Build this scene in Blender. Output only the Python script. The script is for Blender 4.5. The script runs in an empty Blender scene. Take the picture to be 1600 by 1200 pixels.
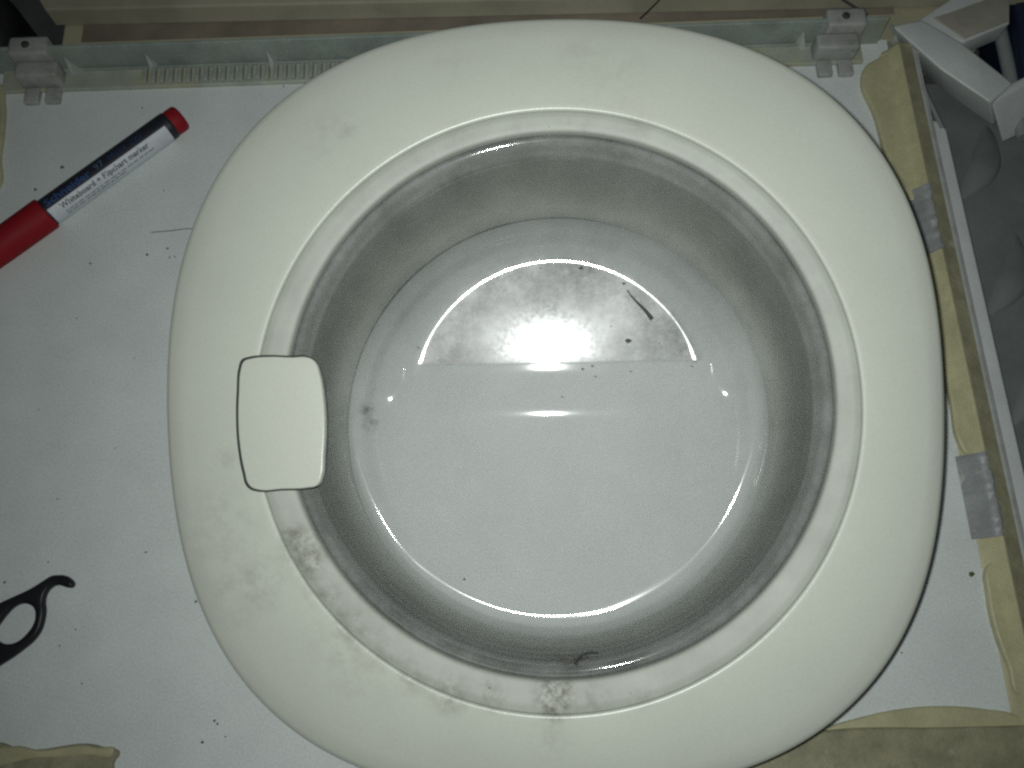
import bpy, bmesh, math, random
from mathutils import Vector, Matrix, noise
random.seed(7)
sc = bpy.context.scene
COL = sc.collection
R_ = math.radians

# ------------------------------------------------------------------ camera
FPX, TILT, ROLL, CAMH = 1350.0, R_(18.4), R_(2.0), 0.453
X0 = Vector((1, 0, 0)); FW = Vector((0, math.sin(TILT), -math.cos(TILT))); D0 = Vector((0, -math.cos(TILT), -math.sin(TILT)))
CR = X0*math.cos(ROLL) + D0*math.sin(ROLL); CD = -X0*math.sin(ROLL) + D0*math.cos(ROLL)
CPOS = Vector((0, 0, CAMH))
cam = bpy.data.cameras.new('camera'); camo = bpy.data.objects.new('camera', cam); COL.objects.link(camo)
m = Matrix((CR, -CD, -FW)).transposed().to_4x4(); m.translation = CPOS
camo.matrix_world = m
cam.sensor_width = 36.0; cam.lens = FPX/1600*36.0; cam.clip_start = 0.01; cam.clip_end = 50
sc.camera = camo
# ------------------------------------------------------------------ dim room and the phone's flash
w = bpy.data.worlds.new('World'); sc.world = w; w.use_nodes = True
bg = w.node_tree.nodes['Background']; bg.inputs[0].default_value = (0.9, 1.0, 1.05, 1); bg.inputs[1].default_value = 0.028
fl = bpy.data.lights.new('flash', 'AREA'); fl.shape = 'DISK'; fl.size = 0.007; fl.energy = 0.67; fl.spread = R_(114); fl.color = (0.96, 1.0, 0.97)
flo = bpy.data.objects.new('flash', fl); COL.objects.link(flo)
mf = m @ Matrix.Rotation(R_(-5), 4, 'Y') @ Matrix.Rotation(R_(4), 4, 'X'); mf.translation = CPOS - CR*0.008 - CD*0.004; flo.matrix_world = mf
sc.view_settings.view_transform = 'Standard'; sc.view_settings.look = 'None'; sc.view_settings.exposure = 0; sc.view_settings.gamma = 1
sc.cycles.max_bounces = 12; sc.cycles.transparent_max_bounces = 24; sc.cycles.glossy_bounces = 6
sc.cycles.filter_width = 2.5
sc.cycles.sample_clamp_indirect = 3.0
sc.cycles.use_denoising = False

def at(x, y, z=0.0):
    v = FW + CR*((x-800)/FPX) + CD*((y-600)/FPX)
    return CPOS + v*((z-CAMH)/v.z)

# ------------------------------------------------------------------ materials
def mat(name, col, rough=0.5, var=0.08, vscale=60, bump=0.0, bscale=400, spots=(), spotcol=(0.1, 0.09, 0.06), speck=0.0,
        spec=0.5, col2=None, c2scale=20, c2lo=0.5, c2hi=0.6, sscale=160, roughvar=0.0, grain=0.10, gscale=850):
    M = bpy.data.materials.new(name); M.use_nodes = True; nt = M.node_tree; N = nt.nodes; L = nt.links
    b = N['Principled BSDF']; b.inputs['Roughness'].default_value = rough; b.inputs['Specular IOR Level'].default_value = spec
    tc = N.new('ShaderNodeTexCoord')
    def nz(scale, detail=4, rgh=0.6):
        n = N.new('ShaderNodeTexNoise'); n.inputs['Scale'].default_value = scale; n.inputs['Detail'].default_value = detail
        n.inputs['Roughness'].default_value = rgh; L.new(tc.outputs['Object'], n.inputs['Vector']); return n
    def mp(src, a, b_, c, d):
        r = N.new('ShaderNodeMapRange'); r.inputs[1].default_value = a; r.inputs[2].default_value = b_
        r.inputs[3].default_value = c; r.inputs[4].default_value = d; L.new(src, r.inputs[0]); return r.outputs[0]
    def mix(fac, a, bcol, mode='MIX'):
        x = N.new('ShaderNodeMix'); x.data_type = 'RGBA'; x.blend_type = mode
        if isinstance(fac, float): x.inputs[0].default_value = fac
        else: L.new(fac, x.inputs[0])
        if isinstance(a, tuple): x.inputs[6].default_value = (*a, 1)
        else: L.new(a, x.inputs[6])
        if isinstance(bcol, tuple): x.inputs[7].default_value = (*bcol, 1)
        else: L.new(bcol, x.inputs[7])
        return x.outputs[2]
    dark = tuple(c*(1-var*2) for c in col); lite = tuple(min(1, c*(1+var)) for c in col)
    cur = mix(mp(nz(vscale).outputs['Fac'], 0.3, 0.7, 0, 1), dark, lite)
    if col2:
        cur = mix(mp(nz(c2scale, 6, 0.65).outputs['Fac'], c2lo, c2hi, 0, 1), cur, col2)
    if grain:
        gq = mp(nz(gscale, 3, 0.7).outputs['Fac'], 0.25, 0.75, 1-grain, 1+grain); vs_ = N.new('ShaderNodeVectorMath'); vs_.operation = 'SCALE'; L.new(cur, vs_.inputs[0]); L.new(gq, vs_.inputs['Scale']); cur = vs_.outputs[0]
    if speck:
        s = mp(nz(900, 2).outputs['Fac'], 0.68, 0.74, 0, speck); cur = mix(s, cur, spotcol)
    for (px, py, pz, rad, amt) in spots:
        vm = N.new('ShaderNodeVectorMath'); vm.operation = 'DISTANCE'; vm.inputs[1].default_value = (px, py, pz)
        L.new(tc.outputs['Object'], vm.inputs[0])
        fall = mp(vm.outputs['Value'], rad*0.15, rad, 1, 0)
        nn = mp(nz(sscale, 5, 0.7).outputs['Fac'], 0.42, 0.68, 0, 1)
        ml = N.new('ShaderNodeMath'); ml.operation = 'MULTIPLY'; L.new(fall, ml.inputs[0]); L.new(nn, ml.inputs[1])
        ml2 = N.new('ShaderNodeMath'); ml2.operation = 'MULTIPLY'; L.new(ml.outputs[0], ml2.inputs[0]); ml2.inputs[1].default_value = amt
        cur = mix(ml2.outputs[0], cur, spotcol)
    L.new(cur, b.inputs['Base Color'])
    if roughvar:
        L.new(mp(nz(70).outputs['Fac'], 0.3, 0.7, max(0.02, rough-roughvar), rough+roughvar), b.inputs['Roughness'])
    if bump:
        bp = N.new('ShaderNodeBump'); bp.inputs['Strength'].default_value = bump; bp.inputs['Distance'].default_value = 0.001
        L.new(nz(bscale, 5).outputs['Fac'], bp.inputs['Height']); L.new(bp.outputs[0], b.inputs['Normal'])
    return M

def glass_mat(name, spots=()):
    """old pressed glass: transmission drops with the slanting path and with a shade gradient painted up the wall; Fresnel reflection;
    a film of dust that also paints in flash glare, strongest on the scratched slanted flat"""
    M = bpy.data.materials.new(name); M.use_nodes = True; nt = M.node_tree; N = nt.nodes; L = nt.links
    N.clear(); out = N.new('ShaderNodeOutputMaterial'); tc = N.new('ShaderNodeTexCoord')
    def mth(op, a, b=None, c=None):
        n = N.new('ShaderNodeMath'); n.operation = op
        for k, v in enumerate((a, b, c)):
            if v is None: continue
            if isinstance(v, (int, float)): n.inputs[k].default_value = v
            else: L.new(v, n.inputs[k])
        return n.outputs[0]
    def mp(src, a, b, c, d, smooth=False):
        r = N.new('ShaderNodeMapRange'); r.inputs[1].default_value = a; r.inputs[2].default_value = b; r.inputs[3].default_value = c; r.inputs[4].default_value = d
        if smooth: r.interpolation_type = 'SMOOTHSTEP'
        L.new(src, r.inputs[0]); return r.outputs[0]
    def nz(scale, det=6, rg=0.65):
        n = N.new('ShaderNodeTexNoise'); n.inputs['Scale'].default_value = scale; n.inputs['Detail'].default_value = det; n.inputs['Roughness'].default_value = rg
        L.new(tc.outputs['Object'], n.inputs['Vector']); return n.outputs['Fac']
    sx = N.new('ShaderNodeSeparateXYZ'); L.new(tc.outputs['Object'], sx.inputs[0]); X, Y, Z = sx.outputs
    rho = mth('SQRT', mth('ADD', mth('POWER', mth('ABSOLUTE', X), 2.0), mth('POWER', mth('ABSOLUTE', Y), 2.0)))
    flat = mth('MULTIPLY', mp(mth('MULTIPLY_ADD', X, SK, Y), VC-0.0006, VC+0.0008, 0, 1, True), mp(rho, FR-0.003, FR+0.002, 1, 0, True))
    flat = mth('MULTIPLY', flat, mp(Z, -0.0612, -0.0600, 0, 1, True))
    wallm = mp(Z, -0.058, -0.022, 0, 1, True)
    g = N.new('ShaderNodeNewGeometry')
    dt = N.new('ShaderNodeVectorMath'); dt.operation = 'DOT_PRODUCT'; L.new(g.outputs['Normal'], dt.inputs[0]); L.new(g.outputs['Incoming'], dt.inputs[1])
    cosv = mth('MAXIMUM', mth('ABSOLUTE', dt.outputs['Value']), 0.14)
    dens = mth('MULTIPLY_ADD', wallm, GL_WALL-GL_FLOOR, GL_FLOOR)  # wall's shading put into the tint, deepening towards the rim
    cost = mth('SQRT', mth('SUBTRACT', 1.0, mth('DIVIDE', mth('SUBTRACT', 1.0, mth('MULTIPLY', cosv, cosv)), 2.25)))     # slant inside the glass
    ex = mth('EXPONENT', mth('DIVIDE', mth('MULTIPLY', dens, -1.0), cost))
    tm = N.new('ShaderNodeVectorMath'); tm.operation = 'SCALE'; tm.inputs[0].default_value = (0.985, 0.985, 0.982); L.new(ex, tm.inputs['Scale'])
    tr = N.new('ShaderNodeBsdfTransparent'); L.new(tm.outputs[0], tr.inputs[0])
    gl = N.new('ShaderNodeBsdfGlossy'); gl.inputs['Roughness'].default_value = 0.045
    fres = mth('MULTIPLY_ADD', mth('POWER', mth('SUBTRACT', 1.0, cosv), 5.0), 0.96, 0.04)      # same on both faces of the sheet
    def mixs(fac, a, b):
        m_ = N.new('ShaderNodeMixShader'); L.new(fac, m_.inputs[0]) if not isinstance(fac, float) else None
        if isinstance(fac, float): m_.inputs[0].default_value = fac
        L.new(a, m_.inputs[1]); L.new(b, m_.inputs[2]); return m_.outputs[0]
    cur = mixs(fres, tr.outputs[0], gl.outputs[0])
    df = N.new('ShaderNodeBsdfDiffuse'); df.inputs[0].default_value = (0.74, 0.75, 0.74, 1)
    lip = mp(Z, -0.0105, -0.0085, 0, GD_LIP, True)
    amt = mth('ADD', mth('ADD', mth('MULTIPLY_ADD', wallm, GD_WALL-GD_FLOOR, GD_FLOOR), mth('MULTIPLY', flat, GD_FLAT)), lip)  # whitening of floor and flat: dust plus painted flash glare
    cur = mixs(mth('MULTIPLY', mp(nz(26, 10, 0.76), 0.34, 0.68, 0.15, 1.9), amt), cur, df.outputs[0])
    gl2 = N.new('ShaderNodeBsdfGlossy'); gl2.inputs['Roughness'].default_value = GLARE_R
    cur = mixs(mth('MULTIPLY', flat, mp(nz(430, 3), 0.35, 0.68, GLARE*0.45, GLARE*1.6)), cur, gl2.outputs[0])
    gl3 = N.new('ShaderNodeBsdfGlossy'); gl3.inputs['Roughness'].default_value = 0.22       # faint overall haze of wear
    cur = mixs(0.0006, cur, gl3.outputs[0])
    d2 = N.new('ShaderNodeBsdfDiffuse'); d2.inputs[0].default_value = (0.05, 0.045, 0.03, 1)
    for (px, py, pz, rad, a_) in spots:
        vm = N.new('ShaderNodeVectorMath'); vm.operation = 'DISTANCE'; vm.inputs[1].default_value = (px, py, pz); L.new(tc.outputs['Object'], vm.inputs[0])
        f = mth('MULTIPLY', mp(vm.outputs['Value'], rad*0.1, rad, 1, 0), mp(nz(260, 5), 0.4, 0.65, 0, a_)); cur = mixs(f, cur, d2.outputs[0])
    L.new(cur, out.inputs[0])
    return M
GL_WALL, GL_FLOOR, GD_WALL, GD_FLOOR, GD_FLAT, GLARE, GLARE_R, GD_LIP = 0.33, 0.025, 0.03, 0.14, 0.40, 0.17, 0.080, 0.11
VC, FR, SL, ZC, SK, SX = 0.0232, 0.0760, 0.165, -0.0560, 0.029, -0.029   # crease place, flat radius, slope, height, skew, sideways slope

# ------------------------------------------------------------------ object helpers
def link(name, me, ma, parent=None, smooth=True, **props):
    o = bpy.data.objects.new(name, me); COL.objects.link(o)
    if ma is not None:
        me.materials.clear(); me.materials.append(ma)
    if smooth:
        me.polygons.foreach_set('use_smooth', [True]*len(me.polygons)); me.update()
    if parent: o.parent = parent
    for k, v in props.items(): o[k] = v
    return o
def thing(name, label, cat, loc=(0, 0, 0), rot=(0, 0, 0), group=None):
    o = bpy.data.objects.new(name, None); COL.objects.link(o); o.location = loc; o.rotation_euler = rot
    o.empty_display_size = 0.02; o['label'] = label; o['category'] = cat
    if group: o['group'] = group
    return o
def mesh(name, vs, fs):
    me = bpy.data.meshes.new(name); me.from_pydata([tuple(v) for v in vs], [], fs); me.update(); return me
def sharp(me, ang=35):
    bm = bmesh.new(); bm.from_mesh(me); bmesh.ops.recalc_face_normals(bm, faces=bm.faces)
    for e in bm.edges:
        if len(e.link_faces) == 2 and e.calc_face_angle(0) > R_(ang): e.smooth = False
    bm.to_mesh(me); bm.free(); return me
def rings(rs, close_ends=False, closed_prof=False):
    """loft: list of rings, each a list of points"""
    n = len(rs[0]); vs = [p for r in rs for p in r]; fs = []
    k = len(rs)
    for i in range(k if closed_prof else k-1):
        a = i*n; b = ((i+1) % k)*n
        for j in range(n):
            j2 = (j+1) % n
            fs.append((a+j, a+j2, b+j2, b+j))
    if close_ends:
        fs.append(tuple(range(n-1, -1, -1))); fs.append(tuple(range((k-1)*n, k*n)))
    return vs, fs
def box(x0, x1, y0, y1, z0, z1, bev=0.0, seg=2):
    bm = bmesh.new(); bmesh.ops.create_cube(bm, size=1)
    for v in bm.verts:
        v.co = Vector(((x0+x1)/2 + v.co.x*(x1-x0), (y0+y1)/2 + v.co.y*(y1-y0), (z0+z1)/2 + v.co.z*(z1-z0)))
    if bev: bmesh.ops.bevel(bm, geom=bm.edges[:], offset=bev, segments=seg, profile=0.6, affect='EDGES')
    me = bpy.data.meshes.new('box'); bm.to_mesh(me); bm.free(); return me
def solid(outlines, z0, z1, bev=0.0005, res=3, smooth_pts=True):
    """flat solid with rounded rims from closed outlines (first outer, rest holes); spline smoothed"""
    cu = bpy.data.curves.new('c', 'CURVE'); cu.dimensions = '2D'; cu.fill_mode = 'BOTH'
    for pts in outlines:
        if smooth_pts:
            sp = cu.splines.new('BEZIER'); sp.bezier_points.add(len(pts)-1)
            for bp_, p in zip(sp.bezier_points, pts):
                bp_.co = (p[0], p[1], 0); bp_.handle_left_type = bp_.handle_right_type = 'AUTO'
            sp.resolution_u = 6
        else:
            sp = cu.splines.new('POLY'); sp.points.add(len(pts)-1)
            for q, p in zip(sp.points, pts): q.co = (p[0], p[1], 0, 1)
        sp.use_cyclic_u = True
    h = (z1-z0)/2
    cu.extrude = max(0.00005, h-bev); cu.bevel_depth = bev; cu.bevel_resolution = res; cu.offset = -bev
    o = bpy.data.objects.new('tmp', cu); COL.objects.link(o)
    dg = bpy.context.evaluated_depsgraph_get(); me = bpy.data.meshes.new_from_object(o.evaluated_get(dg))
    bpy.data.objects.remove(o); bpy.data.curves.remove(cu)
    me.transform(Matrix.Translation((0, 0, (z0+z1)/2)))
    bm = bmesh.new(); bm.from_mesh(me); bmesh.ops.remove_doubles(bm, verts=bm.verts, dist=1e-6); bm.to_mesh(me); bm.free()
    return sharp(me, 50)
def tube(pts, rad, n=8):
    """round tube along points; rad a number or a list"""
    rs = []
    for i, p in enumerate(pts):
        p = Vector(p); a = Vector(pts[max(0, i-1)]); b = Vector(pts[min(len(pts)-1, i+1)])
        d = (b-a).normalized(); u = d.orthogonal().normalized() if abs(d.z) > 0.9 else d.cross(Vector((0, 0, 1))).normalized(); v = d.cross(u)
        r = rad[i] if isinstance(rad, (list, tuple)) else rad
        rs.append([p + u*(r*math.cos(2*math.pi*k/n)) + v*(r*math.sin(2*math.pi*k/n)) for k in range(n)])
    vs, fs = rings(rs, True); return sharp(mesh('tube', vs, fs), 60)
def spline(pts, n=8):
    out = []; P = [Vector(p) for p in pts]
    for i in range(len(P)-1):
        p0 = P[max(0, i-1)]; p1 = P[i]; p2 = P[i+1]; p3 = P[min(len(P)-1, i+2)]
        for k in range(n):
            t = k/n; out.append(0.5*((2*p1)+(p2-p0)*t+(2*p0-5*p1+4*p2-p3)*t*t+(-p0+3*p1-3*p2+p3)*t**3))
    out.append(P[-1]); return out
def extrude_profile(prof, a, b, axis='x'):
    """closed 2D profile [(s, z)] swept along x (s = y) or along y (s = x)"""
    def P(s, z, t): return (t, s, z) if axis == 'x' else (s, t, z)
    steps = 24; rs = [[P(s, z, a+(b-a)*i/steps) for s, z in prof] for i in range(steps+1)]
    vs, fs = rings(rs, True); return sharp(mesh('prof', vs, fs), 25)

# ------------------------------------------------------------------ the setting
m_floor = mat('grey floor', (0.085, 0.095, 0.095), 0.7, 0.15, 25, 0.2, 300)
fl_me = mesh('floor', [(-1.5, -1.5, -0.05), (1.5, -1.5, -0.05), (1.5, 1.8, -0.05), (-1.5, 1.8, -0.05)], [(0, 1, 2, 3)])
link('floor', fl_me, m_floor, kind='structure', smooth=False)

# ------------------------------------------------------------------ upturned lid the door lies on
m_board = mat('white laminate', (0.64, 0.685, 0.67), 0.55, 0.035, 30, 0.08, 900, grain=0.16, speck=0.14, spotcol=(0.28, 0.28, 0.26), spec=0.3)
m_trim = mat('grey white plastic', (0.42, 0.44, 0.42), 0.5, 0.10, 70, 0.1, 300, spec=0.4)
m_rail = mat('dull grey green plastic', (0.27, 0.315, 0.285), 0.55, 0.12, 45, 0.1, 300, spec=0.35, col2=(0.30, 0.29, 0.20), c2scale=12, c2lo=0.52, c2hi=0.68)
m_ledge = mat('yellowed ledge', (0.36, 0.39, 0.33), 0.55, 0.10, 60, 0.1, 300, col2=(0.36, 0.35, 0.22), c2scale=22, c2lo=0.5, c2hi=0.64)
m_glue = mat('yellow glue', (0.46, 0.44, 0.27), 0.42, 0.09, 60, 0.25, 260, spec=0.45)
m_foam = mat('olive foam edge', (0.30, 0.285, 0.185), 0.6, 0.14, 80, 0.5, 350, col2=(0.42, 0.42, 0.33), c2scale=55, c2lo=0.60, c2hi=0.72)
m_scrape = mat('scraped trim', (0.25, 0.265, 0.27), 0.45, 0.10, 60, 0.25, 260, col2=(0.36, 0.37, 0.34), c2scale=70, c2lo=0.60, c2hi=0.66)

lid = thing('appliance_lid', 'white laminate lid with yellow glue along its edges, lying under the washing machine door', 'lid', (0, 0, 0))
XR = 0.2405; XL = -0.3425; YT = 0.3535; YB = -0.033
link('sheet', box(XL, XR+0.004, -0.12, YT+0.018, -0.016, 0.0, 0.0), m_board, lid, smooth=False)
# right trim: glue side slope, ridge, olive outer slope, lip
prof = [(XR-0.001, -0.012), (XR-0.001, 0.0004), (XR+0.002, 0.0035), (XR+0.0040, 0.0088), (XR+0.0052, 0.0100), (XR+0.0062, 0.0098), (XR+0.0085, 0.0088), (XR+0.0148, 0.0072), (XR+0.0150, 0.0060), (XR+0.0150, -0.012)]
link('side_trim', extrude_profile(prof, -0.075, YT+0.008, 'y'), m_foam, lid)
prof = [(XR+0.0152, -0.02), (XR+0.0152, 0.0050), (XR+0.0165, 0.0066), (XR+0.0186, 0.0060), (XR+0.0200, 0.0030), (XR+0.0200, -0.02)]
link('side_lip', extrude_profile(prof, -0.075, YT+0.012, 'y'), m_trim, lid)
prof = [(XL-0.015, -0.012), (XL-0.015, -0.004), (XL-0.0076, 0.0092), (XL-0.006, 0.0102), (XL-0.0045, 0.0095), (XL-0.001, 0.0035), (XL+0.001, 0.0004), (XL+0.001, -0.012)]
link('side_trim', extrude_profile(prof, -0.075, YT+0.008, 'y'), m_foam, lid)

def lobe(pix, z1=0.003, ma=m_glue, nm='glue_bead', bev=0.0014, z0=-0.0008):
    pts = [at(x, y, 0.0015) for x, y in pix]
    return link(nm, solid([[(p.x, p.y) for p in pts]], z0, z1, bev), ma, lid)
# glue along the right trim, broken where it has been scraped away
for y0, y1 in ((-0.075, 0.057), (0.101, 0.219), (0.261, YT+0.006)):
    prof = [(XR-0.0030, 0.0002), (XR+0.0010, 0.0034), (XR+0.0040, 0.0092), (XR+0.0052, 0.0107), (XR+0.0060, 0.0104), (XR+0.0062, 0.0002)]
    link('glue_bead', extrude_profile(prof, y0, y1, 'y'), m_glue, lid)
lobe([(1408, 92), (1422, 190), (1436, 300), (1428, 318), (1412, 300), (1385, 250), (1366, 185), (1345, 120), (1362, 98)], 0.0040)
lobe([(1458, 398), (1476, 480), (1500, 590), (1525, 700), (1512, 712), (1500, 700), (1484, 630), (1468, 540), (1456, 455), (1450, 402)], 0.0036)
lobe([(1558, 878), (1572, 940), (1588, 1020), (1600, 1085), (1592, 1090), (1572, 1040), (1552, 985), (1541, 930), (1541, 885)], 0.0040)
lobe([(-2, 130), (8, 160), (7, 200), (2, 240), (-8, 300), (-40, 300), (-60, 200), (-60, 140)], 0.0035)
# scraped piece of wall between the beads
def scrape(y0, y1, sd):
    rnd = random.Random(sd); bm = bmesh.new(); n = 26; A = []
    for i in range(n+1):
        y = y0+(y1-y0)*i/n
        xs = XR+rnd.uniform(-0.0006, 0.0006)
        a = bm.verts.new((XR-0.0054, y, 0.0003)); b = bm.verts.new((xs+0.0022, y, 0.0072)); c = bm.verts.new((xs+0.0046, y, 0.0120+rnd.uniform(-0.0006, 0.0010)))
        d_ = bm.verts.new((XR+0.0066+rnd.uniform(-0.0006, 0.0012), y, 0.0100)); A.append((a, b, c, d_))
    for i in range(n):
        for k in range(3): bm.faces.new((A[i][k], A[i+1][k], A[i+1][k+1], A[i][k+1]))
    me = bpy.data.meshes.new('scrape'); bm.to_mesh(me); bm.free(); return me
link('scraped_edge', scrape(0.057, 0.101, 3), m_scrape, lid)
link('scraped_edge', scrape(0.219, 0.261, 5), m_scrape, lid)
# front glue and foam at the bottom of the picture
lobe([(1180, 1168), (1275, 1141), (1340, 1122), (1400, 1109), (1470, 1103), (1540, 1108), (1590, 1118), (1612, 1135), (1500, 1160), (1300, 1185)], 0.0026)
lobe([(-30, 1160), (0, 1160), (30, 1170), (62, 1171), (95, 1166), (125, 1162), (145, 1163), (170, 1170), (186, 1175), (178, 1192), (176, 1212), (100, 1235), (-30, 1235)], 0.0030, m_foam)
lobe([(20, 1166), (62, 1172), (98, 1168), (128, 1164), (150, 1167), (180, 1175), (140, 1180), (60, 1184), (-20, 1182)], 0.0034, bev=0.001)
fr_me = solid([[(p.x, p.y) for p in [at(x, y, 0.002) for x, y in [(1130, 1182), (1200, 1160), (1280, 1142), (1480, 1136), (1600, 1133), (1680, 1130), (1700, 1290), (1100, 1320)]]]], -0.001, 0.0042, 0.0016)
link('front_foam', fr_me, m_foam, lid)

# back edge: ledge, ribs, rail with gussets, screw clips
LX0, LX1 = -0.312, 0.226
m_rib = mat('grimy rib plastic', (0.30, 0.325, 0.295), 0.6, 0.14, 90)
m_groove_shade = mat('painted groove shade', (0.05, 0.05, 0.042), 0.8, 0.1, 60)
prof = [(YT, 0.0001), (YT, 0.0022), (YT+0.0006, 0.0028), (YT+0.0150, 0.0032), (YT+0.0150, 0.0001)]
link('back_ledge', extrude_profile(prof, LX0, LX1, 'x'), m_ledge, lid)
prof = [(YT+0.0152, -0.016), (YT+0.0152, 0.0030), (YT+0.0168, 0.0200), (YT+0.0172, 0.0206), (YT+0.0186, 0.0206), (YT+0.0190, 0.0200), (YT+0.0190, -0.016)]
link('back_rail', extrude_profile(prof, LX0-0.012, LX1+0.012, 'x'), m_rail, lid)
link('groove', box(-0.262, 0.203, YT+0.0143, YT+0.0151, 0.003, 0.0034, 0), m_groove_shade, lid, smooth=False)  # dark strip standing in for the shadow line between ledge and rail
# bottom groove line in front of the wall
prof = [(YT+0.0128, 0.0030), (YT+0.0128, 0.0046), (YT+0.0134, 0.0050), (YT+0.0142, 0.0046), (YT+0.0142, 0.0030)]
link('rail_lip', extrude_profile(prof, -0.262, 0.205, 'x'), m_rail, lid)
rib_me = box(-0.0013, 0.0013, YT+0.0012, YT+0.0122, 0.0026, 0.0062, 0.0005, 1)
for i in range(26):
    r = link('rib', rib_me, m_rib, lid, smooth=False); r.location.x = -0.222 + i*0.00545
bm = bmesh.new()
g = [(-0.003, 0.0, 0), (0.003, 0.0, 0), (-0.001, 0.0, 0.011)]
v0 = [bm.verts.new((a, YT+0.0155, 0.003+c)) for a, b, c in g]; v1 = [bm.verts.new((-0.001, YT+0.0105, 0.003)), bm.verts.new((0.003, YT+0.0105, 0.003))]
bm.faces.new((v0[0], v0[2], v1[0])); bm.faces.new((v0[1], v1[1], v0[2])); bm.faces.new((v1[0], v0[2], v1[1])); bm.faces.new((v0[0], v1[0], v1[1], v0[1])); bm.faces.new((v0[0], v0[1], v0[2]))
gus = bpy.data.meshes.new('gusset'); bm.to_mesh(gus); bm.free()
for px, py in ((112, 103), (237, 98), (424, 88), (1252, 62)):
    q = link('gusset', gus, m_trim, lid, smooth=False); q.location.x = at(px, py, 0.006).x
m_clip = mat('white clip plastic', (0.36, 0.37, 0.355), 0.5, 0.14, 120, 0.2, 300, col2=(0.25, 0.26, 0.22), c2scale=60, c2lo=0.52, c2hi=0.64)
m_dark = mat('dark gap', (0.05, 0.05, 0.045), 0.8, 0.1, 60)
def clip(x, sgn):
    c = link('corner_clip', box(x-0.013, x+0.013, YT+0.0015, YT+0.0125, 0.0012, 0.0150, 0.0018), m_clip, lid)
    link('clip_ear', box(x-0.011+sgn*0.004, x+0.013+sgn*0.004, YT+0.0126, YT+0.0255, 0.001, 0.0215, 0.002), m_clip, c)
    bm = bmesh.new(); bmesh.ops.create_cone(bm, cap_ends=True, segments=20, radius1=0.0026, radius2=0.0021, depth=0.0014, matrix=Matrix.Translation((x+sgn*0.004, YT+0.019, 0.0218)))
    me = bpy.data.meshes.new('screw'); bm.to_mesh(me); bm.free(); link('screw_hole', me, m_dark, c)
    for k in (-0.0065, 0.0065):
        link('clip_tab', box(x+k-0.0045, x+k+0.0045, YT-0.0095, YT+0.0014, 0.0003, 0.0040, 0.0008), m_clip, c)
clip(-0.2855, -1); clip(0.2075, 1)

# ------------------------------------------------------------------ boards behind the lid
m_beige = mat('beige board', (0.34, 0.325, 0.24), 0.6, 0.10, 18, 0.1, 300, speck=0.3, col2=(0.38, 0.355, 0.27), c2scale=7)
m_beige2 = mat('yellow beige board', (0.40, 0.38, 0.26), 0.6, 0.08, 18, 0.1, 300, speck=0.2)
m_brown = mat('brown groove', (0.21, 0.18, 0.14), 0.65, 0.16, 22, 0.1, 300)
b1 = thing('backing_board', 'yellowish beige board with a brown groove, lying just behind the back rail of the lid', 'board')
link('board_face', box(-0.283, 0.31, 0.374, 0.52, -0.04, -0.004, 0.001), m_beige2, b1, smooth=False)
link('groove', box(-0.270, 0.255, 0.3945, 0.45, -0.0038, -0.0030, 0.0), m_brown, b1, smooth=False)
me = box(-0.62, 0.41, 0.4075, 0.56, -0.0028, 0.012, 0.0012)
for v in me.vertices:                                           # slanted left end
    if v.co.x < -0.3: v.co.x = -0.287 - (v.co.y-0.4075)*0.62
b2 = link('beige_board', me, m_beige, smooth=False, label='brownish beige board across the top edge of the picture, lapped over the groove', category='board')
for v in me.vertices: v.co.y += -0.010*max(0, (v.co.x+0.3))/0.55*0.9
m_wire = mat('thin dark wire', (0.03, 0.03, 0.03), 0.5, 0.1, 50)
link('wire', tube(spline([at(1355, 23, 0.014), at(1340, 14, 0.014), at(1318, 0, 0.014), at(1290, -20, 0.014)]), 0.0008), m_wire,
     label='thin dark wire on the beige board left of the white bracket', category='wire', group='thin wires on the beige board')
link('wire', tube(spline([at(1000, 29, 0.0135), at(1014, 16, 0.0135), at(1032, -2, 0.0135), at(1050, -20, 0.0135)]), 0.0005), m_wire,
     label='faint thin wire on the beige board above the top of the door', category='wire', group='thin wires on the beige board')
# black rounded container, top left
m_black = mat('black rubber', (0.012, 0.012, 0.013), 0.6, 0.2, 40)
rs = []
for z, s in ((-0.05, 0.96), (-0.048, 1.0), (-0.012, 1.0), (-0.006, 0.97), (-0.002, 0.88), (0.0, 0.7)):
    rs.append([Vector((-0.352+0.034*s*math.copysign(abs(math.cos(a))**0.8, math.cos(a)), 0.412+0.032*s*math.copysign(abs(math.sin(a))**0.8, math.sin(a)), z)) for a in [2*math.pi*k/40 for k in range(40)]])
vs, fs = rings(rs, True)
link('container', mesh('container', vs, fs), m_black, label='black rounded container on the dark floor at the top left corner', category='container')

# ------------------------------------------------------------------ right side: strip, embossed panel, bracket, tubes
m_strip = mat('white strip plastic', (0.60, 0.63, 0.625), 0.45, 0.05, 40, 0.06, 300, speck=0.06)
zs = -0.006
L0 = at(1450, 190, zs); L1 = at(1612, 1060, zs); Q0 = at(1478, 190, zs); Q1 = at(1603, 740, zs)
edge = lambda a, b, y: a + (b-a)*((y-a.y)/(b.y-a.y))
A = [(L0.x-0.001, L0.y), (L0.x+0.004, L0.y+0.0015), (Q0.x-0.003, Q0.y+0.0005), (Q0.x, Q0.y-0.006), (edge(Q0, Q1, 0.2).x, 0.2), (edge(Q0, Q1, 0.1).x, 0.1), (edge(Q0, Q1, -0.07).x, -0.07), (edge(L0, L1, -0.07).x, -0.07), (edge(L0, L1, 0.1).x, 0.1), (edge(L0, L1, 0.2).x, 0.2)]
link('plastic_strip', solid([A], -0.03, zs, 0.002, smooth_pts=False), m_strip, label='long white plastic strip with a rounded end, lying along the right edge of the lid', category='strip')
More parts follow.
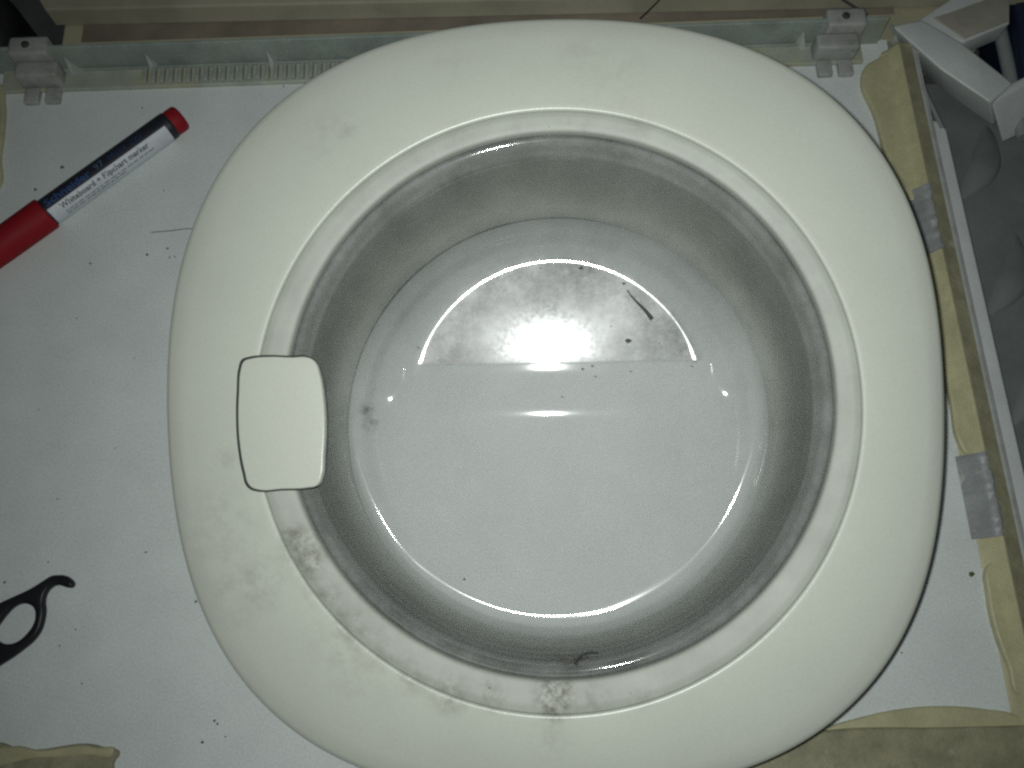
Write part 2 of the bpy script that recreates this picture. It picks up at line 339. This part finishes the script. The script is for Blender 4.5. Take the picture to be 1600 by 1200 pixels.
m_emb = mat('dark grey plastic', (0.17, 0.185, 0.18), 0.5, 0.10, 30, 0.12, 350, speck=0.2)
emb = thing('embossed_panel', 'dark grey panel with raised leaf shaped louvres, right of the white strip', 'panel')
link('panel_face', box(0.272, 0.56, -0.12, 0.36, -0.048, -0.030, 0.001), m_emb, emb, smooth=False)
def louvre_mesh():
    n = 20; vs = []; fs = []
    # blunt leaf: straight ridge on one side, bowed lip on the other
    for i in range(n+1):
        t = i/n; wv = math.sin(math.pi*t)**0.8
        vs += [(0.0, -0.030+0.060*t, 0.0), (0.0025, -0.030+0.060*t, 0.0040*wv), (0.012*wv+0.0025, -0.030+0.060*t, 0.0075*wv), (0.0165*wv+0.0026, -0.030+0.060*t, 0.0)]
    for i in range(n):
        for k in range(3): fs.append((4*i+k, 4*i+k+1, 4*i+5+k, 4*i+4+k))
    return mesh('louvre', vs, fs)
lv = louvre_mesh()
for px, py in ((1516, 250), (1560, 425), (1598, 592), (1640, 770), (1620, 300), (1665, 480)):
    p = at(px, py, -0.03); q = link('louvre', lv, m_emb, emb); q.location = (p.x, p.y, -0.0302); q.rotation_euler.z = R_(-27); q.scale.z = 0.8

m_br = mat('pale grey bracket plastic', (0.58, 0.62, 0.60), 0.45, 0.06, 40, 0.06, 300)
m_br2 = mat('stained bracket plastic', (0.37, 0.355, 0.295), 0.5, 0.10, 40, 0.06, 300)
br = thing('bracket', 'pale grey plastic bracket with two arms in a V at the top right corner', 'bracket')
def prism(top, z0, bottom_shift=(0, 0), bev=0.002):
    """solid under a top outline given as world points (z may vary)"""
    bm = bmesh.new(); t = [bm.verts.new(p) for p in top]; b = [bm.verts.new((p[0]+bottom_shift[0], p[1]+bottom_shift[1], z0)) for p in top]
    bm.faces.new(t); bm.faces.new(b[::-1]); n = len(t)
    for i in range(n): bm.faces.new((t[i], b[i], b[(i+1) % n], t[(i+1) % n]))
    bmesh.ops.recalc_face_normals(bm, faces=bm.faces)
    if bev: bmesh.ops.bevel(bm, geom=bm.edges[:], offset=bev, segments=2, profile=0.6, affect='EDGES')
    me = bpy.data.meshes.new('prism'); bm.to_mesh(me); bm.free(); return me
zt = 0.012
T = [at(1394, 40, zt), at(1440, 30, zt), at(1498, 63, zt), at(1582, 129, zt), at(1547, 160, zt), at(1469, 107, zt)]
link('lower_arm', prism(T, -0.018, (0.018, 0.004), 0.0016), m_br, br)
a, b, c, d = at(1548, 161, zt+0.0008), at(1583, 128, zt+0.0008), at(1660, 90, zt+0.0008), at(1650, 106, zt+0.0008)
a2, d2_ = at(1566, 224, -0.018), at(1650, 184, -0.018); b2 = b+Vector((0.012, 0.006, 0)); c2 = c+Vector((0.012, 0.006, 0)); b2.z = c2.z = -0.018
bm = bmesh.new(); q = [bm.verts.new(p) for p in (a, b, c, d, a2, b2, c2, d2_)]
for f in ((0, 1, 2, 3), (7, 6, 5, 4), (0, 4, 5, 1), (1, 5, 6, 2), (2, 6, 7, 3), (3, 7, 4, 0)): bm.faces.new([q[k] for k in f])
bmesh.ops.recalc_face_normals(bm, faces=bm.faces); bmesh.ops.bevel(bm, geom=bm.edges[:], offset=0.0018, segments=2, profile=0.6, affect='EDGES')
me = bpy.data.meshes.new('end_block'); bm.to_mesh(me); bm.free(); link('end_block', me, m_strip, br)
zu = 0.009
T = [at(1404, 44, zu), at(1440, 28, zu), at(1480, 2, zu), at(1520, -24, zu), at(1604, -34, zu), at(1578, 0, zu), at(1578, 36, zu), at(1506, 66, zu), at(1470, 52, zu)]
link('upper_arm', prism(T, -0.008, (0.001, 0.001), 0.0012), m_br, br)
T = [at(1459, 27, zu+0.001), at(1488, 18, zu+0.001), at(1577, -14, zu+0.001), at(1577, 32, zu+0.001), at(1508, 60, zu+0.001)]
link('recess_plate', prism(T, zu-0.003, (0, 0), 0.0003), m_br2, br)
m_tube = mat('grey tube', (0.24, 0.26, 0.26), 0.45, 0.08, 40)
link('tube', tube([at(1562, 45, -0.012), at(1580, 125, -0.012), at(1600, 215, -0.012)], 0.0042, 14), m_tube,
     label='grey tube on the dark panel between the arms of the bracket', category='tube')
link('rod', tube([at(1392, 40, -0.004), at(1430, 112, -0.004), at(1472, 200, -0.006)], 0.0014, 10), m_tube,
     label='thin grey rod between the lid corner and the end of the white strip', category='rod')
m_navy = mat('navy blue plastic', (0.010, 0.016, 0.042), 0.5, 0.1, 40)
P0 = at(1584, -20, 0.0); P1 = at(1606, 150, 0.0)
link('container', prism([(P0.x, P0.y, 0.0), (P0.x+0.09, P0.y, 0.0), (P1.x+0.09, P1.y, 0.0), (P1.x, P1.y, 0.0)], -0.05, (0, 0), 0.004), m_navy,
     label='navy blue container at the right edge behind the bracket', category='container')

# ------------------------------------------------------------------ the washing machine door
TL, AL, SC = R_(11.0), R_(4.5), 0.988          # the door leans on its bowl: tipped towards the viewer and a little to the left
N0 = Vector((0, -math.sin(TL), math.cos(TL))); VV = Vector((0, math.cos(TL), math.sin(TL)))
UU = X0*math.cos(AL) + N0*math.sin(AL); NRM = N0*math.cos(AL) - X0*math.sin(AL)
DO = Vector((0.02076, 0.11498, 0.09024)) - UU*(0.003*SC)
def dpt(x, y, wv):
    O2 = DO + NRM*(wv*SC); v = FW + CR*((x-800)/FPX) + CD*((y-600)/FPX)
    p = CPOS + v*(((O2-CPOS).dot(NRM))/v.dot(NRM)); q = p-O2
    return (q.dot(UU)/SC, q.dot(VV)/SC, wv)
def dpt0(x, y): return dpt(x, y, 0.006)
scuffs = []
for (px, py, rad, amt) in ((868, 1088, 0.012, 1.0), (468, 852, 0.013, 0.55), (482, 885, 0.009, 0.6), (868, 1096, 0.012, 0.75), (880, 1080, 0.006, 0.6), (930, 1090, 0.009, 0.6), (1000, 1092, 0.007, 0.5), (700, 1085, 0.012, 0.6), (765, 1085, 0.010, 0.6), (455, 838, 0.008, 0.9), (480, 870, 0.010, 1.0), (500, 925, 0.010, 0.6), (540, 975, 0.010, 0.45), (855, 1078, 0.010, 0.9), (870, 1105, 0.008, 0.9), (640, 1060, 0.010, 0.5),
                           (560, 1010, 0.03, 0.25), (330, 830, 0.03, 0.2), (950, 110, 0.03, 0.1), (500, 200, 0.02, 0.12), (1000, 195, 0.009, 0.25), (900, 190, 0.010, 0.25), (720, 215, 0.012, 0.2),
                           (535, 188, 0.009, 0.3), (700, 90, 0.012, 0.14), (900, 70, 0.012, 0.12), (370, 930, 0.022, 0.22), (420, 910, 0.014, 0.25), (345, 715, 0.008, 0.25), (860, 1160, 0.012, 0.22), (1130, 300, 0.004, 0.3), (860, 200, 0.005, 0.4), (800, 205, 0.010, 0.25), (660, 245, 0.012, 0.2)):
    q = dpt0(px, py); scuffs.append((q[0], q[1], q[2]-0.002, rad, amt))
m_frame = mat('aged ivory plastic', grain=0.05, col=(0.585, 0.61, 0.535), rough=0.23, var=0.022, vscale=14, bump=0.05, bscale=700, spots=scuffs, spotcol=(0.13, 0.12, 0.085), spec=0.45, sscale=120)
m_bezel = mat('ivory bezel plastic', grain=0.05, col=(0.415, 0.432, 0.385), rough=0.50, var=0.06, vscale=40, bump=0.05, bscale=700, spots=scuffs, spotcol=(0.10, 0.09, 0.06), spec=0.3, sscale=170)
gs = []
for (px, py, wv, rad, amt) in ((575, 662, -0.055, 0.006, 0.85), (572, 640, -0.05, 0.005, 0.5), (898, 1034, -0.010, 0.009, 0.9), (918, 1030, -0.010, 0.006, 0.8), (870, 1030, -0.010, 0.010, 0.5)):
    q = dpt(px, py, wv); gs.append((*q, rad, amt))
m_glass = glass_mat('door glass', gs)
m_back = mat('grey inner ring plastic', (0.70, 0.735, 0.66), 0.7, 0.08, 30)
m_seam = mat('dark seam', (0.035, 0.033, 0.028), 0.8, 0.1, 60)
door = thing('washing_machine_door', 'ivory washing machine door with a round glass bowl, lying face up on the white lid', 'door', DO, Matrix((UU, VV, NRM)).transposed().to_euler())
door.scale = (SC, SC, SC)
NT = 288; TH = [2*math.pi*k/NT for k in range(NT)]
def rout(th):   # rounded-square outline about (0, -0.005)
    return 0.18259 - 0.00524*math.cos(th) + 0.01014*math.sin(th) - 0.00062*math.cos(2*th) - 0.00619*math.cos(4*th) + 0.00038*math.sin(4*th) - 0.00039*math.sin(2*th)
LC = (-0.0014, -0.0022); LRr = 0.1350; GR = 0.1225
def circ(c, r, wv): return [Vector((c[0]+r*math.cos(a), c[1]+r*math.sin(a), wv)) for a in TH]
def outl(inset, wv): return [Vector(((rout(a)-inset)*math.cos(a), -0.005+(rout(a)-inset)*math.sin(a), wv)) for a in TH]
def blend(a, b, t, wv): return [Vector((p.x*(1-t)+q.x*t, p.y*(1-t)+q.y*t, wv)) for p, q in zip(a, b)]
li = circ(LC, LRr, 0); lo = outl(0, 0)
prof = [circ(LC, LRr-0.0006, -0.006), circ(LC, LRr-0.0006, 0.0022)] + [circ(LC, LRr-0.0006+0.0012*(1-math.cos(q)), 0.0022+0.0012*math.sin(q)) for q in (0.35, 0.7, 1.05, 1.4)]
for t, wv in ((0.05, 0.0033), (0.25, 0.0024), (0.5, 0.0008), (0.75, -0.0012), (0.93, -0.0030)): prof.append(blend(li, lo, t, wv))
for ins, wv in ((0.0016, -0.0040), (0.0007, -0.0047), (0.0002, -0.0057), (0.0, -0.0072), (0.0004, -0.020), (0.0008, -0.0285), (0.0035, -0.0290), (0.0040, -0.020), (0.006, -0.010)): prof.append(outl(ins, wv))
for t in (0.5,): prof.append(blend(li, lo, t, -0.0035))
vs, fs = rings(prof, closed_prof=True)
link('frame', sharp(mesh('frame', vs, fs), 70), m_frame, door)
# bezel: slightly dished ring between the frame and the glass
bz = [circ(LC, LRr-0.0007, -0.003), circ(LC, LRr-0.0007, 0.0014), circ(LC, LRr-0.0012, 0.0018)]
gi = circ((0, 0), GR+0.0008, 0)
lb = circ(LC, LRr-0.0012, 0)
for t, wv in ((0.3, 0.0012), (0.65, 0.0004), (0.9, -0.0002), (0.97, -0.0006), (1.0, -0.0020)): bz.append(blend(lb, gi, t, wv))
bz += [circ((0, 0), GR+0.0008, -0.008), circ(LC, LRr-0.0016, -0.008)]
vs, fs = rings(bz, closed_prof=True)
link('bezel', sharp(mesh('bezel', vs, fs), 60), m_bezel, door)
# inner ring that clamps the glass from behind, seen through the glass wall
ir = [circ((0, 0), 0.1232, -0.0082), circ((-0.0008, -0.0022), 0.1186, -0.020), circ((-0.0015, -0.0040), 0.1139, -0.034), circ((-0.002, -0.0056), 0.1098, -0.0470), circ((-0.002, -0.0066), 0.1072, -0.0570), circ((-0.002, -0.0066), 0.1077, -0.0588), circ((-0.002, -0.0066), 0.1092, -0.0590), circ((-0.001, -0.002), 0.1190, -0.040), circ((0, 0), 0.150, -0.030), circ((0, 0), 0.158, -0.0120), circ((0, 0), 0.150, -0.0082)]
vs, fs = rings(ir, closed_prof=True)
link('clamp_ring', sharp(mesh('clamp_ring', vs, fs), 50), m_back, door)
# glass bowl: rolled lip, tapering wall, slanted flat with a crease across the floor
BC = Vector((-0.0020, -0.0070)); BD = 0.060
lipp = [(0.1224, -0.0070), (0.1224, -0.0030)] + [(0.1198+0.0026*math.cos(q), -0.0024+0.0026*math.sin(q)) for q in [R_(k) for k in range(0, 171, 12)]] + [(0.1170, -0.0045), (0.1164, -0.0085), (0.1157, -0.0098), (0.1150, -0.0115)]
wall = [(0.11430, -0.0142), (0.11415, -0.0150), (0.11340, -0.0162), (0.11270, -0.0190), (0.11255, -0.0200), (0.11170, -0.0214), (0.1105, -0.026), (0.1080, -0.034), (0.1058, -0.042), (0.1040, -0.050), (0.1030, -0.056), (0.1020, -0.0600), (0.1003, -0.0630), (0.0975, -0.0655)]
for k in range(1, 110): wall.append((0.0975*(1-k/110.0), -0.0655-0.02*(1-(1-k/110.0)**2)))
def ss(a, b, x): t = max(0, min(1, (x-a)/(b-a))); return t*t*(3-2*t)
def floor_z(x, y):
    y = y + SK*x; t = VC-y                       # distance south of the crease
    # slope: level, a short soft fold, then a gently hollow pan
    def integ(t):
        if t <= 0.022: return 0.02*t
        z0 = 0.00044
        if t <= 0.029: q = t-0.022; return z0 + 0.02*q + 0.5*(0.12/0.007)*q*q
        z0 += 0.02*0.007 + 0.5*0.12*0.007
        q = min(t, 0.11)-0.029; z0 += 0.14*q - 0.5*(0.14/0.081)*q*q
        return z0
    return ZC - integ(t) + 0.35*x**2 + SX*x
def inner(r, a, wv):
    k = min(1, max(0, -wv/BD)); c = BC*k
    x = c.x + r*math.cos(a); y = c.y + r*math.sin(a); z = wv
    if wv < -0.010:
        # floor: a soft ridge at the crease, then a gently hollow pan
        fl_ = floor_z(x, y)
        d = fl_-z; z = z + (0.5*(d+math.sqrt(d*d+0.0028**2)) if abs(d) < 0.05 else max(d, 0))
        y = y + SK*x; y0 = y - SK*x
        pl = ZC + 0.0004 + SL*(y-VC) + 0.35*x**2 + SX*x
        e = math.hypot(x, y0)-FR
        cone = 0.0 if e < -0.002 else (0.8*(e+0.002)**2/0.010 if e < 0.003 else 0.8*(e-0.0005))
        f = pl + cone
        d = f-z; sm = 0.5*(d+math.sqrt(d*d+(0.0012 if e < -0.004 else 0.0012+0.0028*ss(-0.004, 0.004, e))**2)) - (0 if d > 0 else 0)
        if d > -0.004:
            k2 = ss(0.006, -0.004, e); wgt = k2 + ss(-0.010, 0.060, y)*(1-k2)
            if y < VC: wgt = k2*ss(VC-0.010, VC, y) + ss(-0.010, 0.060, y)*(1-k2)*ss(0.0, 0.012, e)
            z = z + sm*wgt*ss(-0.010, -0.016, z if d < 0 else -0.016)
        y = y0
    return Vector((x, y, z))
gr = [[inner(r, a, wv) for a in TH] for r, wv in lipp+wall]
# outer skin, 4 mm behind
ow = [(0.1218, -0.010), (0.1195, -0.013), (0.1176, -0.018), (0.1140, -0.030), (0.1096, -0.044), (0.1074, -0.0520), (0.1061, -0.0582), (0.1046, -0.0630), (0.1020, -0.0662)] + [(0.1020*(1-k/30.0), -0.0665) for k in range(1, 30)]
def outer(r, a, wv):
    k = min(1, -wv/BD); x = BC.x*k+r*math.cos(a); y = BC.y*k+r*math.sin(a)
    if wv < -0.06:
        t = ss(0.1022, 0.092, r); wv = wv*(1-t) + (floor_z(x, y)-0.0042)*t
    return Vector((x, y, wv))
orr = [[outer(r, a, wv) for a in TH] for r, wv in ow]
allr = list(reversed(orr)) + gr
vs, fs = rings(allr)
n = NT; last = (len(allr)-1)*n
fs.append(tuple(range(n-1, -1, -1))); fs.append(tuple(range(last, last+n)))
gm = mesh('glass', vs, fs); gm = sharp(gm, 75)
link('glass_bowl', gm, m_glass, door)

# handle
hp = [(389, 559), (420, 556), (455, 557), (480, 557), (491, 563), (498, 580), (505, 625), (507, 665), (505, 710), (502, 745), (495, 759), (480, 763), (440, 765), (400, 766), (387, 759), (380, 738), (373, 700), (370, 660), (371, 610), (374, 575), (379, 563)]
def hoff(dx0, dx1, dy): return [(x+(dx0 if x < 430 else dx1), y+(dy if y > 660 else -dy)) for x, y in hp]
def hsolid(pix, w0, w1, bev, zp): return solid([[dpt(x, y, zp)[:2] for x, y in pix]], w0, w1, bev)
h = link('handle', hsolid(hoff(1.5, 0, -1), 0.0012, 0.0056, 0.0007, 0.0056), m_frame, door)
link('handle_seam', hsolid(hoff(-1.5, -2, 1.5), 0.0010, 0.0046, 0.0003, 0.0046), m_seam, h)

# ------------------------------------------------------------------ marker pen
m_red = mat('red plastic', (0.25, 0.010, 0.017), 0.6, 0.05, 60, 0.03, 500, spec=0.18)
m_bar = mat('black barrel plastic', (0.014, 0.016, 0.027), 0.5, 0.1, 60)
m_lab = mat('white print', (0.56, 0.60, 0.64), 0.5, 0.03, 60)
m_blue = mat('blue print', (0.035, 0.085, 0.24), 0.5, 0.03, 60)
m_dblue = mat('dull blue print', (0.020, 0.036, 0.085), 0.5, 0.03, 60)
m_pale = mat('pale blue print', (0.07, 0.13, 0.18), 0.5, 0.03, 60)
m_ink = mat('black print', (0.03, 0.03, 0.03), 0.5, 0.03, 60)
m_small = mat('grey fine print', (0.20, 0.25, 0.25), 0.5, 0.03, 60)
MR = 0.0085
E0 = at(284, 182, MR); E1 = at(72, 334, MR)
ax = (E0-E1); ax.z = 0; MLEN = ax.length; ax.normalize()
side = Vector((-ax.y, ax.x, 0))                                  # towards the upper left edge in the picture
mk = thing('marker_pen', 'black whiteboard marker with red cap and white printed label on the white lid', 'marker', (E1.x, E1.y, MR), (0, 0, math.atan2(ax.y, ax.x)))
def lathe(pr, nn=40):
    rs = [[Vector((s, r*math.cos(2*math.pi*k/nn), r*math.sin(2*math.pi*k/nn))) for k in range(nn)] for s, r in pr]
    vs, fs = rings(rs, True); return sharp(mesh('lathe', vs, fs), 40)
PL = 0.0078
link('barrel', lathe([(-0.03, 0.0078), (-0.001, 0.0080), (0.0, MR-0.0002), (MLEN-PL-0.002, MR-0.0002), (MLEN-PL-0.0006, MR-0.0004), (MLEN-PL, MR-0.0009)]), m_bar, mk)
link('end_plug', lathe([(MLEN-PL-0.001, MR-0.0012), (MLEN-PL, MR-0.0008), (MLEN-PL+0.001, MR-0.0006), (MLEN-0.0016, MR-0.0007), (MLEN-0.0005, MR-0.0014), (MLEN, MR-0.0026)]), m_red, mk)
link('cap', lathe([(0.0012, MR+0.0002), (0.0008, MR+0.0010), (-0.0003, MR+0.0014), (-0.030, MR+0.0012), (-0.056, MR+0.0006), (-0.0590, MR-0.001), (-0.060, MR-0.004)]), m_red, mk)
# direction of the picture's view inside the cross-section: angle 0 faces the camera
vd = (CPOS-(E0+E1)/2); vd = vd - ax*vd.dot(ax); vd.normalize()
A0 = math.atan2(vd.z, vd.dot(side))                              # angle in (y=side, z) plane
def cyl(s, p, rr):                                               # p: -1 upper edge in picture .. 1 lower edge
    a = A0 + math.asin(p) if abs(p) <= 1 else A0 + math.copysign(math.pi/2+(abs(p)-1), p)
    return Vector((s, rr*math.cos(a), rr*math.sin(a)))
def patch(s0, s1, p0, p1, rr, ns=40, na=24):
    a0 = math.asin(max(-1, p0)); a1 = math.asin(p1) if p1 <= 1 else (math.pi/2 + (p1-1))
    vs = []; fs = []
    for i in range(ns+1):
        for j in range(na+1):
            a = A0 + a0+(a1-a0)*j/na; vs.append((s0+(s1-s0)*i/ns, rr*math.cos(a), rr*math.sin(a)))
    for i in range(ns):
        for j in range(na): q = i*(na+1)+j; fs.append((q, q+na+1, q+na+2, q+1))
    return mesh('patch', vs, fs)
lab = link('label', patch(0.0022, MLEN-0.0125, -0.16, 1.5, MR+0.00005), m_lab, mk)
def lettering(txt, s0, s1, p_base, p_top, ma, parent, bold=0.0):
    """text wrapped on the barrel: baseline at p_base, tall letters reach p_top"""
    cu = bpy.data.curves.new('t', 'FONT'); cu.body = txt; cu.size = 1.0; cu.resolution_u = 2; cu.offset = bold
    o = bpy.data.objects.new('t', cu); COL.objects.link(o); dg = bpy.context.evaluated_depsgraph_get()
    me = bpy.data.meshes.new_from_object(o.evaluated_get(dg)); bpy.data.objects.remove(o); bpy.data.curves.remove(cu)
    xs = [v.co.x for v in me.vertices]; x0, x1 = min(xs), max(xs)
    ab, at_ = math.asin(p_base), math.asin(p_top)
    for v in me.vertices:
        s = s0+(v.co.x-x0)/(x1-x0)*(s1-s0); a = A0+ab+(at_-ab)*(v.co.y/0.70)
        rr = MR+0.00018; v.co = Vector((s, rr*math.cos(a), rr*math.sin(a)))
    return link('lettering', me, ma, parent, smooth=False)
K = MLEN/math.hypot(284-72, 334-182)
lettering('Schneider', 0.0035, 0.0035+82*K, -0.30, -0.72, m_blue, mk, 0.014)
lettering('97', 0.0035+92*K, 0.0035+108*K, -0.34, -0.74, m_pale, mk, 0.0)
lettering('Maxx 290', 0.0035+118*K, 0.0035+180*K, -0.36, -0.74, m_dblue, mk, 0.004)
lettering('Whiteboard + Flipchart marker', 0.0022+18*K, 0.0022+183*K, 0.34, -0.02, m_ink, lab, 0.020)
rnd = random.Random(4)
bm = bmesh.new()
for row, (pp, s_end) in enumerate(((0.56, 188), (0.72, 120))):
    s = 0.0022+20*K
    while s < 0.0022+s_end*K:
        wl = rnd.uniform(4, 11)*K; p_ = [cyl(s, pp+0.07, MR+0.00018), cyl(s+wl, pp+0.07, MR+0.00018), cyl(s+wl, pp, MR+0.00018), cyl(s, pp, MR+0.00018)]
        bm.faces.new([bm.verts.new(q) for q in p_]); s += wl+rnd.uniform(1.5, 3)*K
me = bpy.data.meshes.new('fine'); bm.to_mesh(me); bm.free()
link('fine_print', me, m_small, lab, smooth=False, kind='stuff')

# ------------------------------------------------------------------ scissors handle
m_sc = mat('black scissors plastic', (0.012, 0.014, 0.018), 0.42, 0.15, 80, 0.05, 500, spec=0.35)
zsc = 0.0045
out = [(0, 941), (24, 930), (47, 919), (68, 906), (79, 899.5), (90, 898), (101, 899), (110, 904.5), (114, 911), (111.5, 917), (104.5, 918), (96.6, 915.6), (88, 914), (79, 917.5), (71.5, 926), (68, 938), (68.8, 953), (67, 968), (61.5, 985), (51, 1000), (35, 1014), (16, 1028), (-6, 1042), (-40, 1066), (-90, 1105), (-140, 1150), (-160, 1140), (-120, 1090), (-70, 1030), (-48, 990), (-30, 958)]
hole = [(33, 943), (44, 944.5), (51.5, 950), (54, 961), (51, 975), (41, 989.5), (28, 1001), (13, 1006), (0, 1004), (-9, 996), (-8, 983), (0, 970), (10, 957.5), (21, 947.5)]
P = [[(q.x, q.y) for q in [at(x, y, zsc) for x, y in o_]] for o_ in (out, hole)]
link('scissors', solid(P, 0.0003, 0.0052, 0.0018), m_sc, label='black scissors ring with a curved finger rest, on the white lid', category='scissors')

# ------------------------------------------------------------------ hairs, fluff and crumbs
m_hair = mat('dark hair', (0.015, 0.014, 0.012), 0.5, 0.1, 50)
m_crumb = mat('dark crumbs', (0.085, 0.08, 0.062), 0.8, 0.2, 300)
def dw(x, y, wv):
    q = dpt(x, y, wv); return DO + (UU*q[0] + VV*q[1] + NRM*wv)*SC
def fz(x, y):
    a, b, _ = dpt(x, y, -0.050); return ZC+0.0004+SL*(b+SK*a-VC)+SX*a+0.35*a*a+0.0010
th_pts = spline([dw(x, y, fz(x, y)) for x, y in ((980, 453), (986, 462), (997, 474), (1008, 485), (1019, 499))], 5)
rr = [0.0003+0.0009*(i/(len(th_pts)-1))**1.5 for i in range(len(th_pts))]
link('thread', tube(th_pts, rr), m_hair, label='short dark thread with a thick end, lying inside the glass bowl right of the glare', category='thread')
link('hair', tube(spline([at(x, y, 0.0006) for x, y in ((236, 363), (262, 361), (285, 358), (300, 357))], 5), 0.00022), m_hair,
     label='thin straight hair on the white lid left of the door, below the marker', category='hair', group='loose hairs')
hh = spline([dw(x, y, -0.007) for x, y in ((897, 1040), (903, 1030), (912, 1022), (925, 1019), (934, 1021))], 5)
link('hair', tube(hh, 0.0005), m_hair, label='curled dark hair stuck at the bottom rim of the glass', category='hair', group='loose hairs')
def lump(nm, p, s, label, cat, sd, ma=m_crumb):
    bm = bmesh.new(); bmesh.ops.create_icosphere(bm, subdivisions=2, radius=1)
    for v in bm.verts:
        k = 0.65+0.7*noise.noise(v.co*1.7+Vector((sd*3.1, 0, 0))); v.co = Vector((v.co.x*s*k, v.co.y*s*0.8*k, v.co.z*s*0.35*k))
    me = bpy.data.meshes.new(nm); bm.to_mesh(me); bm.free(); o = link(nm, me, ma, label=label, category=cat); o.location = p
    if cat == 'crumb': o['group'] = 'loose crumbs on the lid and in the glass'
    return o
m_leaf = mat('olive crumb', (0.10, 0.095, 0.045), 0.8, 0.2, 300)
m_lint = mat('grey lint', (0.10, 0.10, 0.10), 0.9, 0.2, 300)
lump('crumb', at(1518, 897, 0.001), 0.0022, 'small olive crumb on the white lid near the right trim', 'crumb', 1, m_leaf)
lump('crumb', at(97, 261, 0.001), 0.0018, 'small brown crumb on the white lid just above the marker', 'crumb', 2, m_leaf)
lump('crumb', at(55, 296, 0.001), 0.0014, 'small black crumb touching the upper side of the marker near its cap', 'crumb', 3)
lump('lint', dw(982, 533, fz(982, 533)), 0.0022, 'grey piece of lint inside the glass bowl below the dark thread', 'lint', 4, m_lint)
lump('crumb', dw(908, 419, fz(908, 419)), 0.0014, 'black crumb at the top edge of the slanted glass flat', 'crumb', 5)
lump('crumb', dw(975, 443, fz(975, 443)), 0.0012, 'black crumb just above the dark thread in the glass bowl', 'crumb', 6)
rnd = random.Random(11); bm = bmesh.new()
def speck_at(p, s):
    k = bmesh.ops.create_icosphere(bm, subdivisions=1, radius=s*0.72)
    for v in k['verts']: v.co = Vector((v.co.x*rnd.uniform(0.6, 1.4), v.co.y*rnd.uniform(0.6, 1.4), v.co.z*0.5)) + p
for x, y, s in ((230, 398, 0.0011), (262, 388, 0.0010), (265, 402, 0.0008), (273, 401, 0.0007), (141, 412, 0.0008), (185, 282, 0.0008), (256, 298, 0.0006), (222, 168, 0.0006), (7, 910, 0.0010), (75, 878, 0.0006), (228, 863, 0.0009), (1409, 1020, 0.0007),
                (335, 1126, 0.0008), (340, 1131, 0.0008), (316, 1160, 0.0010), (352, 1151, 0.0006), (118, 984, 0.0006), (93, 1009, 0.0006), (128, 1068, 0.0006), (1488, 378, 0.0010), (443, 135, 0.0008), (306, 940, 0.0010), (120, 497, 0.0006), (60, 640, 0.0005), (180, 700, 0.0005), (210, 560, 0.0005), (90, 780, 0.0005)):
    speck_at(at(x, y, 0.0004), s)
for i in range(60):
    x, y = rnd.uniform(10, 300), rnd.uniform(170, 1150)
    if x < 262 or y > 950: speck_at(at(x, y, 0.0002), rnd.uniform(0.00015, 0.0003))
for x, y, s in ((925, 572, 0.0007), (910, 576, 0.0008), (1080, 572, 0.0006), (1085, 565, 0.0005), (955, 510, 0.0005), (1030, 537, 0.0005), (653, 543, 0.0006), (1010, 455, 0.0006), (845, 419, 0.0006), (930, 588, 0.0006), (985, 580, 0.0005), (878, 620, 0.0005), (725, 905, 0.0007)):
    speck_at(dw(x, y, max(ZC+0.001, fz(x, y))), s)
for x, y, s in ((677, 1076, 0.0010), (765, 1075, 0.0008), (712, 1093, 0.0006), (690, 1078, 0.0006), (985, 1102, 0.0008), (520, 935, 0.0006), (528, 965, 0.0007), (858, 198, 0.0006), (1155, 263, 0.0008), (760, 1118, 0.0006), (985, 1083, 0.0005), (605, 1048, 0.0007)):
    speck_at(dw(x, y, 0.0012), s*0.6)
me = bpy.data.meshes.new('specks'); bm.to_mesh(me); bm.free()
link('dirt_specks', me, m_crumb, kind='stuff', label='scattered tiny dirt specks on the lid, frame and glass', category='dirt')
